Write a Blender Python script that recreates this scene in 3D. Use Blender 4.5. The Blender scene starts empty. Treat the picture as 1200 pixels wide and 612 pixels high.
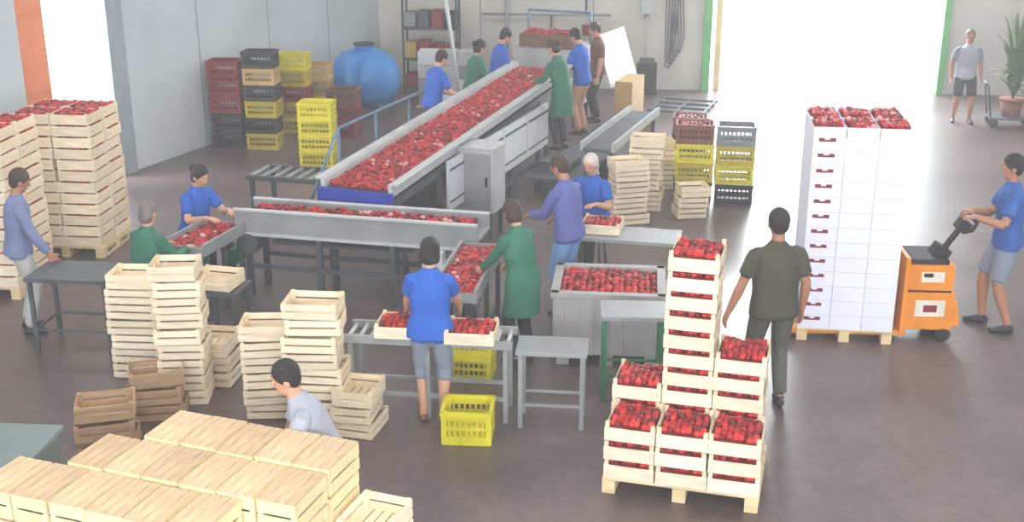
import bpy, bmesh, math, random
import numpy as np
from mathutils import Vector, Matrix
random.seed(11)
ru=random.uniform
rad=math.radians
sc=bpy.context.scene
HAZE=0.0092
HC_=4.7; PIT=rad(19.15); FPX=1400.
cP,sP=math.cos(PIT),math.sin(PIT)
def G(px,py,z=0):
    dx=(px-600)/FPX; dy=(306-py)/FPX
    t=(HC_-z)/(sP-dy*cP)
    return (t*dx, t*(cP+dy*sP))
# ------------------------------------------------ materials
def lin(c):
    o=[]
    for v in c[:3]:
        v=v/255.
        o.append(v/12.92 if v<=.04045 else ((v+.055)/1.055)**2.4)
    return (o[0],o[1],o[2],1)
MC={}
def mat(name,col,rough=.6,metal=0.,var=.15,scale=6.,bump=0.,stretch=(1,1,1),objvar=0.,spec=.5,bscale=None):
    if name in MC: return MC[name]
    m=bpy.data.materials.new(name); m.use_nodes=True
    nt=m.node_tree; n=nt.nodes; l=nt.links
    b=n['Principled BSDF']
    b.inputs['Roughness'].default_value=rough
    b.inputs['Metallic'].default_value=metal
    b.inputs['Specular IOR Level'].default_value=spec
    tc=n.new('ShaderNodeTexCoord'); mp=n.new('ShaderNodeMapping')
    mp.inputs['Scale'].default_value=stretch
    l.new(tc.outputs['Object'],mp.inputs['Vector'])
    nz=n.new('ShaderNodeTexNoise'); nz.inputs['Scale'].default_value=scale; nz.inputs['Detail'].default_value=4
    l.new(mp.outputs['Vector'],nz.inputs['Vector'])
    mx=n.new('ShaderNodeMix'); mx.data_type='RGBA'
    c=lin(col)
    mx.inputs[6].default_value=tuple(min(1,v*(1-var)) for v in c[:3])+(1,)
    mx.inputs[7].default_value=tuple(min(1,v*(1+var)) for v in c[:3])+(1,)
    mr=n.new('ShaderNodeMapRange'); mr.inputs[1].default_value=.3; mr.inputs[2].default_value=.7
    l.new(nz.outputs['Fac'],mr.inputs[0]); l.new(mr.outputs[0],mx.inputs[0])
    out=mx.outputs[2]
    if objvar>0:
        oi=n.new('ShaderNodeObjectInfo'); hs=n.new('ShaderNodeHueSaturation')
        r2=n.new('ShaderNodeMapRange'); r2.inputs[3].default_value=1-objvar; r2.inputs[4].default_value=1+objvar
        l.new(oi.outputs['Random'],r2.inputs[0]); l.new(r2.outputs[0],hs.inputs['Value'])
        l.new(out,hs.inputs['Color']); out=hs.outputs[0]
    l.new(out,b.inputs['Base Color'])
    if bump>0:
        n2=n.new('ShaderNodeTexNoise'); n2.inputs['Scale'].default_value=bscale or scale*4; n2.inputs['Detail'].default_value=3
        l.new(mp.outputs['Vector'],n2.inputs['Vector'])
        bp=n.new('ShaderNodeBump'); bp.inputs['Strength'].default_value=bump; bp.inputs['Distance'].default_value=.02
        l.new(n2.outputs['Fac'],bp.inputs['Height']); l.new(bp.outputs[0],b.inputs['Normal'])
    MC[name]=m
    return m
WOOD=mat('poplar_wood',(234,217,190),.75,var=.14,scale=5,stretch=(1,6,6),objvar=.1)
WOOD2=mat('poplar_wood_crossgrain',(228,208,176),.75,var=.15,scale=5,stretch=(6,1,6),objvar=.1)
WOODT=mat('weathered_crate_bottom',(208,178,142),.8,var=.22,scale=5,stretch=(6,1,6),objvar=.12)
WOODY=mat('yellowish_crate_side',(234,217,168),.75,var=.13,scale=5,stretch=(6,6,1),objvar=.08)
WOODB=mat('aged_wood',(182,150,116),.8,var=.22,scale=5,stretch=(1,5,5),objvar=.14)
PALW=mat('pallet_wood',(220,195,150),.8,var=.2,scale=4,stretch=(1,5,5))
RED=mat('tomato_red',(168,14,22),.36,var=.25,scale=20)
RED2=mat('tomato_dark_red',(112,10,18),.42,var=.25,scale=20)
RED3=mat('tomato_bright',(196,38,34),.34,var=.2,scale=20)
PALE=mat('pale_pink',(206,160,160),.45,var=.1)  # pale pink spheres scattered at random among the red ones
STEM=mat('tomato_stem_green',(70,96,50),.6)
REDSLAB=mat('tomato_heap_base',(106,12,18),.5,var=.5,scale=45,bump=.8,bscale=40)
STEEL=mat('stainless_steel',(146,150,152),.5,.25,var=.16,scale=3)
STEELL=mat('painted_light_steel',(180,183,184),.55,.05,var=.12,scale=3)
STEELD=mat('dark_steel',(80,86,92),.55,.25,var=.2,scale=5)
WHITEP=mat('white_painted_panel',(208,212,216),.5,var=.06,scale=2)
BLUEP=mat('blue_painted_frame',(36,56,156),.45,var=.1)
RAILB=mat('blue_grey_railing',(100,128,156),.45,.2)
GREENP=mat('green_painted_frame',(36,110,76),.45)
BLACK=mat('black_rubber',(32,32,36),.7)
YEL=mat('yellow_plastic',(220,208,34),.45,var=.08,objvar=.05)
YELD=mat('dark_yellow_plastic',(190,170,44),.5,objvar=.08)
BLKP=mat('black_plastic',(38,40,48),.5,objvar=.1)
REDP=mat('dark_red_plastic',(128,32,38),.5,objvar=.1)
TANP=mat('tan_plastic',(192,158,100),.55,objvar=.08)
GRYP=mat('grey_plastic',(134,140,146),.55,var=.08)
BINP=mat('grey_bin_plastic',(162,160,160),.55,var=.08)
CARD=mat('white_carton',(230,230,243),.6,var=.03)
ORG=mat('orange_paint',(228,138,34),.4,var=.1)
ORGD=mat('orange_door_paint',(222,134,94),.5,var=.05)
BROWNP=mat('brown_plastic',(120,78,62),.6,objvar=.1)
# ------------------------------------------------ mesh builder
def ico_t(sub):
    bm=bmesh.new(); bmesh.ops.create_icosphere(bm,subdivisions=sub,radius=1)
    v=[tuple(x.co) for x in bm.verts]; f=[tuple(q.index for q in x.verts) for x in bm.faces]; bm.free(); return v,f
ICO={1:ico_t(1),2:ico_t(2),3:ico_t(3)}
class MB:
    def __init__(s): s.v=[];s.f=[];s.m=[];s.s=[];s.mats=[]
    def mi(s,m):
        if m not in s.mats: s.mats.append(m)
        return s.mats.index(m)
    def add(s,v,f,m,smooth=False):
        o=len(s.v); s.v.extend(v); i=s.mi(m)
        for q in f:
            s.f.append(tuple(a+o for a in q)); s.m.append(i); s.s.append(smooth)
    def box(s,c,d,m,rz=0,rx=0,ry=0):
        M=Matrix.Rotation(rz,3,'Z')@Matrix.Rotation(ry,3,'Y')@Matrix.Rotation(rx,3,'X')
        c=Vector(c); v=[]
        for x in(-.5,.5):
            for y in(-.5,.5):
                for z in(-.5,.5):
                    v.append(tuple(c+M@Vector((x*d[0],y*d[1],z*d[2]))))
        s.add(v,[(0,1,3,2),(4,6,7,5),(0,4,5,1),(2,3,7,6),(0,2,6,4),(1,5,7,3)],m)
    def cyl(s,p,q,r,m,n=12,r2=None,smooth=True):
        p=Vector(p);q=Vector(q); r2=r if r2 is None else r2
        a=(q-p).normalized(); u=a.orthogonal().normalized(); w=a.cross(u)
        v=[];f=[]
        for k in range(n):
            an=2*math.pi*k/n; d=u*math.cos(an)+w*math.sin(an)
            v.append(tuple(p+d*r)); v.append(tuple(q+d*r2))
        for k in range(n):
            j=(k+1)%n; f.append((2*k,2*j,2*j+1,2*k+1))
        s.add(v,f,m,smooth)
        o=len(s.v)-2*n; i=s.mi(m)
        s.f.append(tuple(o+2*k for k in reversed(range(n)))); s.m.append(i); s.s.append(False)
        s.f.append(tuple(o+2*k+1 for k in range(n))); s.m.append(i); s.s.append(False)
    def path(s,pts,r,m,n=8):
        for a,b in zip(pts[:-1],pts[1:]): s.cyl(a,b,r,m,n)
        for a in pts[1:-1]: s.ico(a,r,m,1)
    def ico(s,c,r,m,sub=2,sc3=(1,1,1),M=None):
        v,f=ICO[sub]; c=Vector(c)
        if M is None: vv=[(c[0]+x*r*sc3[0],c[1]+y*r*sc3[1],c[2]+z*r*sc3[2]) for x,y,z in v]
        else: vv=[tuple(c+M@Vector((x*r*sc3[0],y*r*sc3[1],z*r*sc3[2]))) for x,y,z in v]
        s.add(vv,f,m,True)
    def mesh(s,name):
        me=bpy.data.meshes.new(name); me.from_pydata(s.v,[],s.f)
        for m in s.mats: me.materials.append(m)
        me.polygons.foreach_set('material_index',s.m); me.polygons.foreach_set('use_smooth',s.s)
        me.update(); return me
    def obj(s,name,loc=(0,0,0),rz=0,parent=None,bevel=0):
        o=bpy.data.objects.new(name,s.mesh(name)); sc.collection.objects.link(o)
        o.location=loc if len(loc)==3 else (loc[0],loc[1],0); o.rotation_euler=(0,0,rz)
        if parent: o.parent=parent
        if bevel:
            b=o.modifiers.new('bevel','BEVEL'); b.width=bevel; b.segments=2; b.limit_method='ANGLE'
        return o
def empty(name,loc,rz=0):
    e=bpy.data.objects.new(name,None); sc.collection.objects.link(e)
    e.location=(loc[0],loc[1],loc[2] if len(loc)>2 else 0); e.rotation_euler=(0,0,rz); e.empty_display_size=.2
    return e
def inst(name,me,parent,loc,rz=0,rx=0,ry=0):
    o=bpy.data.objects.new(name,me); sc.collection.objects.link(o); o.parent=parent
    o.location=loc; o.rotation_euler=(rx,ry,rz); return o
def heap(mb,x0,x1,y0,y1,z,r,dens=1.,sub=2,pale=.0,zf=None,stem=.05):
    st=r*1.75/math.sqrt(dens)
    nx=max(1,int((x1-x0)/st)); ny=max(1,int((y1-y0)/st))
    for i in range(nx):
        for j in range(ny):
            x=x0+(i+.5)*(x1-x0)/nx+ru(-.4,.4)*r; y=y0+(j+.5)*(y1-y0)/ny+ru(-.4,.4)*r
            zz=z if zf is None else zf(x,y)
            k=random.random(); rr=r*ru(.85,1.2)
            m=RED if k<.48 else RED2 if k<.78 else RED3
            if random.random()<pale: m=PALE
            mb.ico((x,y,zz+ru(-.3,.5)*r),rr,m,sub,(1,1,.85))
            if random.random()<stem: mb.ico((x,y,zz+r*.9),r*.4,STEM,1,(1.3,1.3,.3))
# ------------------------------------------------ crates
def wood_crate(name,w,d,h,fill=False,band=.62,wood=WOOD,wood2=WOOD2,slats=1,r=.03):
    b=MB(); t=.008
    for k in range(5): b.box((0,-d/2+d*(k+.5)/5,.006),(w-.01,d/5-.012,.008),wood)
    for sx in(-1,1):
        for sy in(-1,1):
            b.box((sx*(w/2-.02),sy*(d/2-.02),h/2),(.03,.03,h-.004),wood2)
    if slats==1:
        hh=h*band
        for sy in(-1,1): b.box((0,sy*(d/2-t/2),.004+hh/2),(w,t,hh),wood)
        for sx in(-1,1): b.box((sx*(w/2-t/2),0,.004+hh/2),(t,d-.018,hh),wood2)
    else:
        for zc in(.25,.74):
            for sy in(-1,1): b.box((0,sy*(d/2-t/2),h*zc),(w,t,h*.38),wood)
            for sx in(-1,1): b.box((sx*(w/2-t/2),0,h*zc),(t,d-.018,h*.38),wood2)
    if fill:
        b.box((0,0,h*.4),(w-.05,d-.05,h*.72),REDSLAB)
        heap(b,-w/2+.03,w/2-.03,-d/2+.03,d/2-.03,h*.8,r)
    return b.mesh(name)
def inv_crate(name,w,d,h):
    b=MB(); t=.009
    for k in range(4): b.box((-w/2+w*(k+.5)/4,0,h-.005),(w/4-.007,d-.004,.009),WOODT)
    for sx in(-1,1):
        for sy in(-1,1): b.box((sx*(w/2-.02),sy*(d/2-.02),h/2),(.03,.03,h-.012),WOOD)
        for zc in(.24,.74):
            b.box((sx*(w/2-t/2),0,h*zc),(t,d-.002,h*.42),WOODY)
    for sy in(-1,1):
        for zc in(.24,.74): b.box((0,sy*(d/2-t/2),h*zc),(w-.02,t,h*.42),WOODY)
    for zc in (.02,.96): b.box((0,0,h*zc),(w-.04,d-.04,.006),WOOD2)
    return b.mesh(name)
def plastic_crate(name,m,w,d,h,fill=False):
    b=MB(); t=.014
    b.box((0,0,.012),(w-.03,d-.03,.018),m)
    for sx in(-1,1):
        for sy in(-1,1): b.box((sx*(w/2-.025),sy*(d/2-.025),h/2),(.045,.045,h-.01),m)
    for (ln,off,ax) in((w,d/2,0),(d,w/2,1)):
        for sg in(-1,1):
            def bx(u,z,lu,lz,th=t,o=0):
                if ax==0: b.box((u,sg*(off-th/2-.005+o),z),(lu,th,lz),m)
                else: b.box((sg*(off-th/2-.005+o),u,z),(th,lu,lz),m)
            bx(0,h*.13,ln-.04,h*.26)
            bx(0,h*.5,ln-.04,h*.1)
            bx(0,h*.80,ln-.04,h*.14)
            bx(0,h-.02,ln,.035,.03,.012)
            n=9
            for k in range(n): bx(-ln/2+ln*(k+.5)/n,h*.5,.014,h*.8)
    if fill: 
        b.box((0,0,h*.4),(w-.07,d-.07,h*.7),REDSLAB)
        heap(b,-w/2+.05,w/2-.05,-d/2+.05,d/2-.05,h*.85,.032)
    return b.mesh(name)
def pallet(name,w,d,loc,rz,parent=None,h=.13):
    b=MB()
    for k in range(6): b.box((0,-d/2+d*(k+.5)/6,h-.011),(w,d/6-.025,.022),PALW)
    for sx in(-1,0,1):
        b.box((sx*(w/2-.05),0,h-.033),(.1,d,.022),PALW)
        b.box((sx*(w/2-.05),0,.011),(.1,d,.022),PALW)
        for sy in(-1,0,1): b.box((sx*(w/2-.05),sy*(d/2-.06),h/2-.011),(.1,.12,h-.066),PALW)
    return b.obj(name,loc,rz,parent)
def stack(name,x,y,rz,me,n,h,z0=0,jit=.02,jr=3,alt=False):
    e=empty(name,(x,y,z0),rz)
    for k in range(n):
        mm=me[k%len(me)] if isinstance(me,(list,tuple)) else me
        inst('crate_%d'%k,mm,e,(ru(-jit,jit),ru(-jit,jit),k*h),rad(ru(-jr,jr))+(math.pi/2 if alt and k%2 else 0))
    return e
TH=.156
TC=[wood_crate('tomato_crate_a',.385,.43,TH,True,r=.026,band=.68),wood_crate('tomato_crate_b',.385,.43,TH,True,r=.026,band=.68)]
EC=wood_crate('empty_crate',.46,.34,.145,False,slats=2)
ECN=wood_crate('empty_crate_narrow',.40,.34,.145,False,slats=2)
EC2=wood_crate('empty_crate_aged',.46,.32,.15,False,slats=2,wood=WOODB,wood2=WOODB)
AC=wood_crate('loaded_crate',.46,.42,.135,True,band=.86,r=.03)
# ------------------------------------------------ room
WALLM=mat('wall_plaster',(182,190,195),.8,var=.11,scale=.7,bump=.05,bscale=30)
WALLB=mat('wall_plaster_warm',(194,191,184),.8,var=.1,scale=.7,bump=.05,bscale=30)
SEAM=mat('panel_joint',(122,130,136),.8)
def floor_material():
    m=bpy.data.materials.new('polished_concrete_floor'); m.use_nodes=True
    nt=m.node_tree;n=nt.nodes;l=nt.links;b=n['Principled BSDF']
    tc=n.new('ShaderNodeTexCoord')
    a=n.new('ShaderNodeTexNoise');a.inputs['Scale'].default_value=.5;a.inputs['Detail'].default_value=7;a.inputs['Roughness'].default_value=.7
    a2=n.new('ShaderNodeTexNoise');a2.inputs['Scale'].default_value=9;a2.inputs['Detail'].default_value=8;a2.inputs['Roughness'].default_value=.7
    l.new(tc.outputs['Object'],a.inputs['Vector']);l.new(tc.outputs['Object'],a2.inputs['Vector'])
    cr=n.new('ShaderNodeValToRGB')
    cr.color_ramp.elements[0].position=.34;cr.color_ramp.elements[0].color=lin((66,53,53))
    cr.color_ramp.elements[1].position=.66;cr.color_ramp.elements[1].color=lin((108,92,92))
    l.new(a.outputs['Fac'],cr.inputs[0])
    mx=n.new('ShaderNodeMix');mx.data_type='RGBA';mx.blend_type='MULTIPLY';mx.inputs[0].default_value=.55
    c2=n.new('ShaderNodeValToRGB');c2.color_ramp.elements[0].position=.38;c2.color_ramp.elements[0].color=(.5,.5,.5,1);c2.color_ramp.elements[1].position=.6
    l.new(a2.outputs['Fac'],c2.inputs[0]);l.new(cr.outputs[0],mx.inputs[6]);l.new(c2.outputs[0],mx.inputs[7])
    l.new(mx.outputs[2],b.inputs['Base Color'])
    mr=n.new('ShaderNodeMapRange');mr.inputs[3].default_value=.27;mr.inputs[4].default_value=.48
    l.new(a.outputs['Fac'],mr.inputs[0]);l.new(mr.outputs[0],b.inputs['Roughness'])
    b.inputs['Specular IOR Level'].default_value=.8
    return m
FLOORM=floor_material()
def bwY(x): return 24.45-.088*(x-.7)
def lwX(y): return -5.84+.431*(y-17.6)
CX=-2.72; CY=bwY(CX)
NX,NY=lwX(-3),-3
RX=13.
def poly(name,pts,z,th,m):
    b=MB(); k=len(pts)
    v=[(x,y,z) for x,y in pts]+[(x,y,z-th) for x,y in pts]
    f=[tuple(range(k)),tuple(reversed(range(k,2*k)))]+[(i,i+k,(i+1)%k+k,(i+1)%k) for i in range(k)]
    b.add(v,f,m); return b.obj(name)
room=[(NX-.2,NY-.2),(RX+.2,NY-.2),(RX+.2,bwY(RX)+.2),(CX-.15,CY+.2)]
poly('floor',room,0,.1,FLOORM)
poly('ceiling',room,6.7,.2,mat('ceiling_paint',(225,225,222),.8))
GND=mat('sunlit_concrete_ground',(228,226,222),.8,var=.05,scale=.4)
g=MB(); g.box((0,30,-.16),(160,140,.1),GND); GROUND=g.obj('ground_outside')
def wall(name,p,q,z0,z1,m,th=.25,sd=1):
    p=Vector(p);q=Vector(q);d=(q-p);L=d.length;a=math.atan2(d.y,d.x)
    c=(p+q)/2; nrm=Vector((-math.sin(a),math.cos(a)))*sd*th/2
    b=MB(); b.box((0,0,(z0+z1)/2),(L,th,z1-z0),m)
    if z0==0 and L>2:
        k=int(L//2.6)
        for i in range(1,k+1):
            x=-L/2+L*i/(k+1); b.box((x,-sd*(th/2),z1/2),(.02,.006,z1),SEAM)
    return b.obj(name,(c.x+nrm.x,c.y+nrm.y,0),a)
lw=lambda y:(lwX(y),y)
LO=15.95
wall('wall_left_front',lw(-3),lw(LO),0,6.5,WALLM,sd=1)
wall('wall_left',lw(17.6),(CX,CY),0,6.5,WALLM,sd=1)
wall('wall_left_lintel',lw(LO),lw(17.6),4.4,6.5,WALLM,sd=1)
bw=lambda x:(x,bwY(x))
DL,DR=3.92,8.52
wall('wall_back',bw(CX-.2),bw(DL),0,6.5,WALLB)
wall('wall_back_lintel',bw(DL),bw(DR),4.6,6.5,WALLB)
wall('wall_back_end',bw(DR),bw(RX),0,6.5,WALLB)
wall('wall_right',(RX,-3),bw(RX),0,6.5,WALLM,sd=-1)
wall('wall_front',(NX,-3.02),(RX,-3.02),0,2.6,WALLM,sd=-1)
wall('wall_front_lintel',(NX,-3.02),(RX,-3.02),5.4,6.5,WALLM,sd=-1)
b=MB()
GR=mat('green_door_frame',(84,168,92),.5)
for x,w in((DL,.15),(DR,.12)): b.box((x,bwY(x)-.02,2.3),(w,.32,4.6),GR,-.088)
b.box((DL+.25,bwY(4.32)+.16,2.3),(.12,.08,4.6),mat('pale_orange',(232,190,150),.6),-.088)
b.obj('door_1_frame')
b=MB(); b.box((lwX(17.6),17.6,2.2),(.34,.12,4.4),mat('jamb_grey',(140,150,158),.6),rad(66)); b.obj('door_2_frame')
b=MB(); b.box((0,0,2.2),(.75,.06,4.4),ORGD,0)
for k in range(4): b.box((0,-.035,.4+k*1.1),(.72,.015,.05),ORGD)
b.obj('door_2',(lwX(16.14)-.13,16.14+.06,0),rad(66.7))
# ------------------------------------------------ lights
w=bpy.data.worlds.new('sky'); sc.world=w; w.use_nodes=True
w.node_tree.nodes['Background'].inputs[0].default_value=(.88,.93,1,1)
w.node_tree.nodes['Background'].inputs[1].default_value=6.3
s=bpy.data.lights.new('sun','SUN'); s.energy=7; s.angle=.02; s.color=(1,.97,.92)
so=bpy.data.objects.new('sun',s); sc.collection.objects.link(so); so.rotation_euler=(rad(10),rad(3),0)
def area(name,loc,sx,sy,e,rot,col=(1,1,1)):
    a=bpy.data.lights.new(name,'AREA'); a.shape='RECTANGLE'; a.size=sx; a.size_y=sy; a.energy=e; a.color=col
    o=bpy.data.objects.new(name,a); sc.collection.objects.link(o); o.location=loc; o.rotation_euler=rot; return o
for y in(4,10,16,21):
    for x in(-4,1.5,7):
        area('ceiling_lamp',(x,y,6.5),3.4,1.8,162 if y>5 else 175,(0,0,0),(1,.98,.94))
area('window_light',(0,-2.8,4.0),14,2.6,920,(rad(75),0,0),(.95,.98,1))
area('doorway_boost_lamp',(6.2,26.0,4.6),4.6,2.6,2000,(rad(-52),0,0),(.93,.97,1))  # added lamp, out of view above the opening, strengthens the daylight spill
area('doorway_boost_lamp',(-7.4,17.5,3.4),2.0,2.0,450,(rad(-60),0,rad(66.7-90-180)),(1,.95,.97))  # same kind of added lamp outside the left opening
if HAZE:
    hm=bpy.data.materials.new('dusty_air'); hm.use_nodes=True; nt=hm.node_tree
    nt.nodes.remove(nt.nodes['Principled BSDF'])
    vs=nt.nodes.new('ShaderNodeVolumeScatter'); vs.inputs['Density'].default_value=HAZE; vs.inputs['Anisotropy'].default_value=.2
    vs.inputs['Color'].default_value=(1,.98,.99,1)
    nt.links.new(vs.outputs[0],nt.nodes['Material Output'].inputs['Volume'])
    b=MB(); pts=[(NX+.3,NY+.3),(RX-.1,NY+.3),(RX-.1,bwY(RX)-.1),(CX+.1,CY-.1)]
    v=[(x,y,.004) for x,y in pts]+[(x,y,6.4) for x,y in pts]
    b.add(v,[(3,2,1,0),(4,5,6,7)]+[(i,(i+1)%4,(i+1)%4+4,i+4) for i in range(4)],hm); b.obj('dusty_air',(0,0,0),0,GROUND)
# ------------------------------------------------ camera
cam=bpy.data.cameras.new('camera'); cam.sensor_width=36; cam.lens=FPX*36/1200; cam.clip_end=300
co=bpy.data.objects.new('camera',cam); sc.collection.objects.link(co)
co.location=(0,0,HC_); co.rotation_euler=(math.pi/2-PIT,0,0); sc.camera=co
try: sc.view_settings.view_transform='Standard'
except Exception: pass
# ------------------------------------------------ people
SKIN=mat('skin',(204,152,124),.55,var=.05); SKIN2=mat('skin_tanned',(172,120,94),.55,var=.05)
HBLK=mat('hair_black',(32,28,29),.6,var=.4,scale=30,stretch=(3,3,.6),bump=.6,bscale=60); HBRN=mat('hair_brown',(66,48,40),.6,var=.4,scale=30,stretch=(3,3,.6),bump=.6,bscale=60)
HGRY=mat('cap_grey_brown',(118,104,102),.7); HWHT=mat('headscarf_pale',(206,192,186),.7)
EYEW=mat('eye_white',(235,232,228),.3); EYED=mat('eye_dark',(30,20,16),.3); LIP=mat('lips',(160,84,78),.5)
def cloth(nm,c): return mat(nm,c,.8,var=.12,scale=4,bump=.5,bscale=11)
CBLU=cloth('cloth_royal_blue',(32,90,184)); CBLU2=cloth('cloth_navy_blue',(42,90,164)); CGRN=cloth('cloth_green',(40,106,86))
COLV=cloth('cloth_olive',(66,66,52)); CPUR=cloth('cloth_violet_blue',(90,96,160)); CGRB=cloth('cloth_grey_blue',(112,122,158))
CGRY=cloth('cloth_light_grey',(164,166,180)); CGRYD=cloth('cloth_mid_grey',(128,136,152)); CDRK=cloth('cloth_dark',(50,52,58))
CJEA=cloth('cloth_light_jeans',(112,156,208)); CPALE=cloth('cloth_pale_trousers',(176,176,172)); CTAN=cloth('cloth_tan',(184,138,110))
CDOL=cloth('cloth_dark_olive_trousers',(86,86,80)); CBRW=cloth('cloth_brown',(110,72,62))
SHD=mat('shoe_dark',(44,44,52),.6); SHB=mat('shoe_sandal',(130,92,74),.6)
def ik(S,T,l1,l2,pole):
    d=T-S; D=max(.12,min(d.length,l1+l2-.004)); dn=d.normalized()
    a=(l1*l1-l2*l2+D*D)/(2*D); hh=math.sqrt(max(l1*l1-a*a,0))
    pp=pole-dn*pole.dot(dn); pp.normalize()
    return S+dn*a+pp*hh, S+dn*D
def catmull(pts,rr,k=3):
    P_=[pts[0]]+list(pts)+[pts[-1]]; R_=[rr[0]]+list(rr)+[rr[-1]]; op=[];orr=[]
    for i in range(1,len(P_)-2):
        for j in range(k):
            t=j/k; t2=t*t;t3=t2*t
            w0,w1,w2,w3=(-t3+2*t2-t)/2,(3*t3-5*t2+2)/2,(-3*t3+4*t2+t)/2,(t3-t2)/2
            op.append(P_[i-1]*w0+P_[i]*w1+P_[i+1]*w2+P_[i+2]*w3)
            orr.append(tuple(R_[i-1][c]*w0+R_[i][c]*w1+R_[i+1][c]*w2+R_[i+2][c]*w3 for c in(0,1)))
    op.append(pts[-1]); orr.append(rr[-1]); return op,orr
def person(name,x,y,yaw,h,shirt,pants,hip=(0,0,.92),lean=0,side=0,twist=0,lh=(-.24,.05,.82),rh=(.24,.05,.82),
           lf=(-.1,0),rf=(.1,0),hp=0,hy=0,hair=HBLK,style='short',sleeve='short',bottom='long',hem=-.07,
           skin=SKIN,shoes=SHD,z0=0,vox=.0056,fem=False,curl=.5,sleevem=None,g=1.06):
    V=Vector; S_=h/1.75
    parts=[]
    def loft(pts,radii,sidev,m,bias=0,sm=0):
        rr=[(r,r) if not isinstance(r,tuple) else r for r in radii]
        pts=[V(p) for p in pts]
        if sm: pts,rr=catmull(pts,rr,sm)
        parts.append(('l',pts,rr,V(sidev),m,bias))
    def ell(c,r,M,m,bias=0): parts.append(('e',V(c),r,M,m,bias))
    Rt=Matrix.Rotation
    sd=V((math.sin(side),math.sin(lean)*math.cos(side),math.cos(lean)*math.cos(side))).normalized()
    Rp=V((1,0,0)); Rp=(Rp-sd*Rp.dot(sd)).normalized()
    Rv=Rt(twist,3,sd)@Rp; Fv=sd.cross(Rv)
    pel=V(hip); P=lambda s:pel+sd*s
    sw=.158 if fem else .182
    k=(1.05 if fem else 1.)*g
    wa=(.143 if fem else .158)*g
    loft([P(-.12),P(-.06),P(.02),P(.08)],[(.115,.095),(.165*k,.125),(.165*k,.122),(wa,.108)],Rp,pants)
    tp=[];tr=[]
    if hem<-.1:
        tp+=[pel+V((0,.02,hem)),pel+V((0,.01,hem*.5))]; tr+=[(.215,.175),(.2,.16)]
    else: tp+=[P(hem)]; tr+=[(.186*k,.144)]
    tp+=[P(0),P(.12),P(.25),P(.36),P(.425),P(.47),P(.505),P(.535)]
    tr+=[(.182*k,.14),(wa+.014,.12),(wa+.024,.126),(sw+.008,.127),(sw-.006,.113),(sw-.04,.096),(.095,.076),(.068,.064)]
    loft(tp,tr,Rv,shirt,.002,3)
    for sg,T in((-1,lh),(1,rh)):
        T=V(T); Sj=P(.435)+Rv*sg*sw
        pole=-Fv*.35+Rv*sg*.45-V((0,0,.8))
        E,W=ik(Sj,T,.285,.25,pole)
        ua=(E-Sj).normalized(); fa=(W-E).normalized()
        sv=Fv if abs(ua.dot(Fv))<.9 else Rv
        loft([Sj+ua*.1,Sj+ua*.15,E],[.046,.046,.04],sv,skin)
        loft([E,E+fa*.07,W],[.04,.042,.027],sv,skin)
        slm=sleevem or shirt
        st=Sj-Rv*sg*.06+sd*.002
        if sleeve=='short': loft([st,Sj+Rv*sg*.0+ua*.015,Sj+ua*.09,Sj+ua*.19],[.056,.064,.066,.067],sv,slm,.004,2)
        else:
            loft([st,Sj+ua*.02,Sj+ua*.12,E],[.058,.064,.06,.053],sv,slm,.004)
            loft([E,E+fa*.1,E+fa*.215],[.053,.05,.043],sv,slm,.004)
        D=(fa+V((0,0,-.25 if fa.z>-.7 else 0))).normalized()
        ac=Fv if D.z<-.75 else Rv
        ac=(ac-D*ac.dot(D)).normalized()
        if D.z>=-.75: ac=-ac*sg
        N=D.cross(ac).normalized()
        if D.z<-.75:
            if N.dot(Rv)*sg>0: N=-N
        elif N.z>0: N=-N
        loft([W-D*.01,W+D*.03,W+D*.085],[(.026,.022),(.039,.018),(.045,.014)],ac,skin)
        for fi,(o,L) in enumerate(((.036,.074),(.0125,.085),(-.0115,.079),(-.035,.062))):
            b0=W+D*.078+ac*o; spread=ac*(o*3.2)
            c1=curl*.5; c2=curl*1.1; c3=curl*1.6
            d1=(D*math.cos(c1)+N*math.sin(c1)+spread).normalized(); d2=(D*math.cos(c2)+N*math.sin(c2)+spread).normalized(); d3=(D*math.cos(c3)+N*math.sin(c3)).normalized()
            q1=b0+d1*L*.45;q2=q1+d2*L*.32;q3=q2+d3*L*.23
            loft([b0-D*.02,b0,q1,q2,q3],[.009,.0095,.0092,.0087,.0077],ac,skin)
        b0=W+D*.025+ac*.028; d1=(D*.7+ac*.7+N*.2).normalized(); d2=(D*.9+ac*.3+N*.35).normalized()
        loft([b0-ac*.012,b0+d1*.038,b0+d1*.038+d2*.032],[.012,.0108,.0093],N,skin)
    for sg,fp in((-1,lf),(1,rf)):
        fz=fp[2] if len(fp)>2 else 0
        Hj=pel+Rp*sg*.09-V((0,0,.02)); A=V((fp[0],fp[1],.085+fz))
        K,A2=ik(Hj,A,.425,.42,V((sg*.12,1,.35 if hip[2]<.7 else .0)))
        a1=(K-Hj).normalized(); a2=(A2-K).normalized()
        sv=V((1,0,0))
        if bottom!='long':
            loft([Hj+a1*.1,Hj+a1*.2,K],[.08,.072,.055],sv,skin)
        loft([K,K+a2*.12,K+a2*.3,A2],[.053,.059,.042,.036],sv,skin)
        if bottom=='long':
            loft([Hj,Hj+a1*.18,K],[.1,.09,.07],sv,pants,.001)
            loft([K,K+a2*.15,K+a2*.39],[.07,.067,.058],sv,pants,.001)
        elif bottom=='shorts':
            loft([Hj,Hj+a1*.18,Hj+a1*.38],[.102,.097,.09],sv,pants,.001)
        elif bottom=='capri':
            loft([Hj,Hj+a1*.18,K],[.102,.093,.076],sv,pants,.001)
            loft([K,K+a2*.1],[.076,.074],sv,pants,.001)
        fd=V((sg*.18,1,0)).normalized(); cr=V((fd.y,-fd.x,0))
        Z=V((0,0,1)); a0=V((A2.x,A2.y,A2.z-.085))
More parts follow.
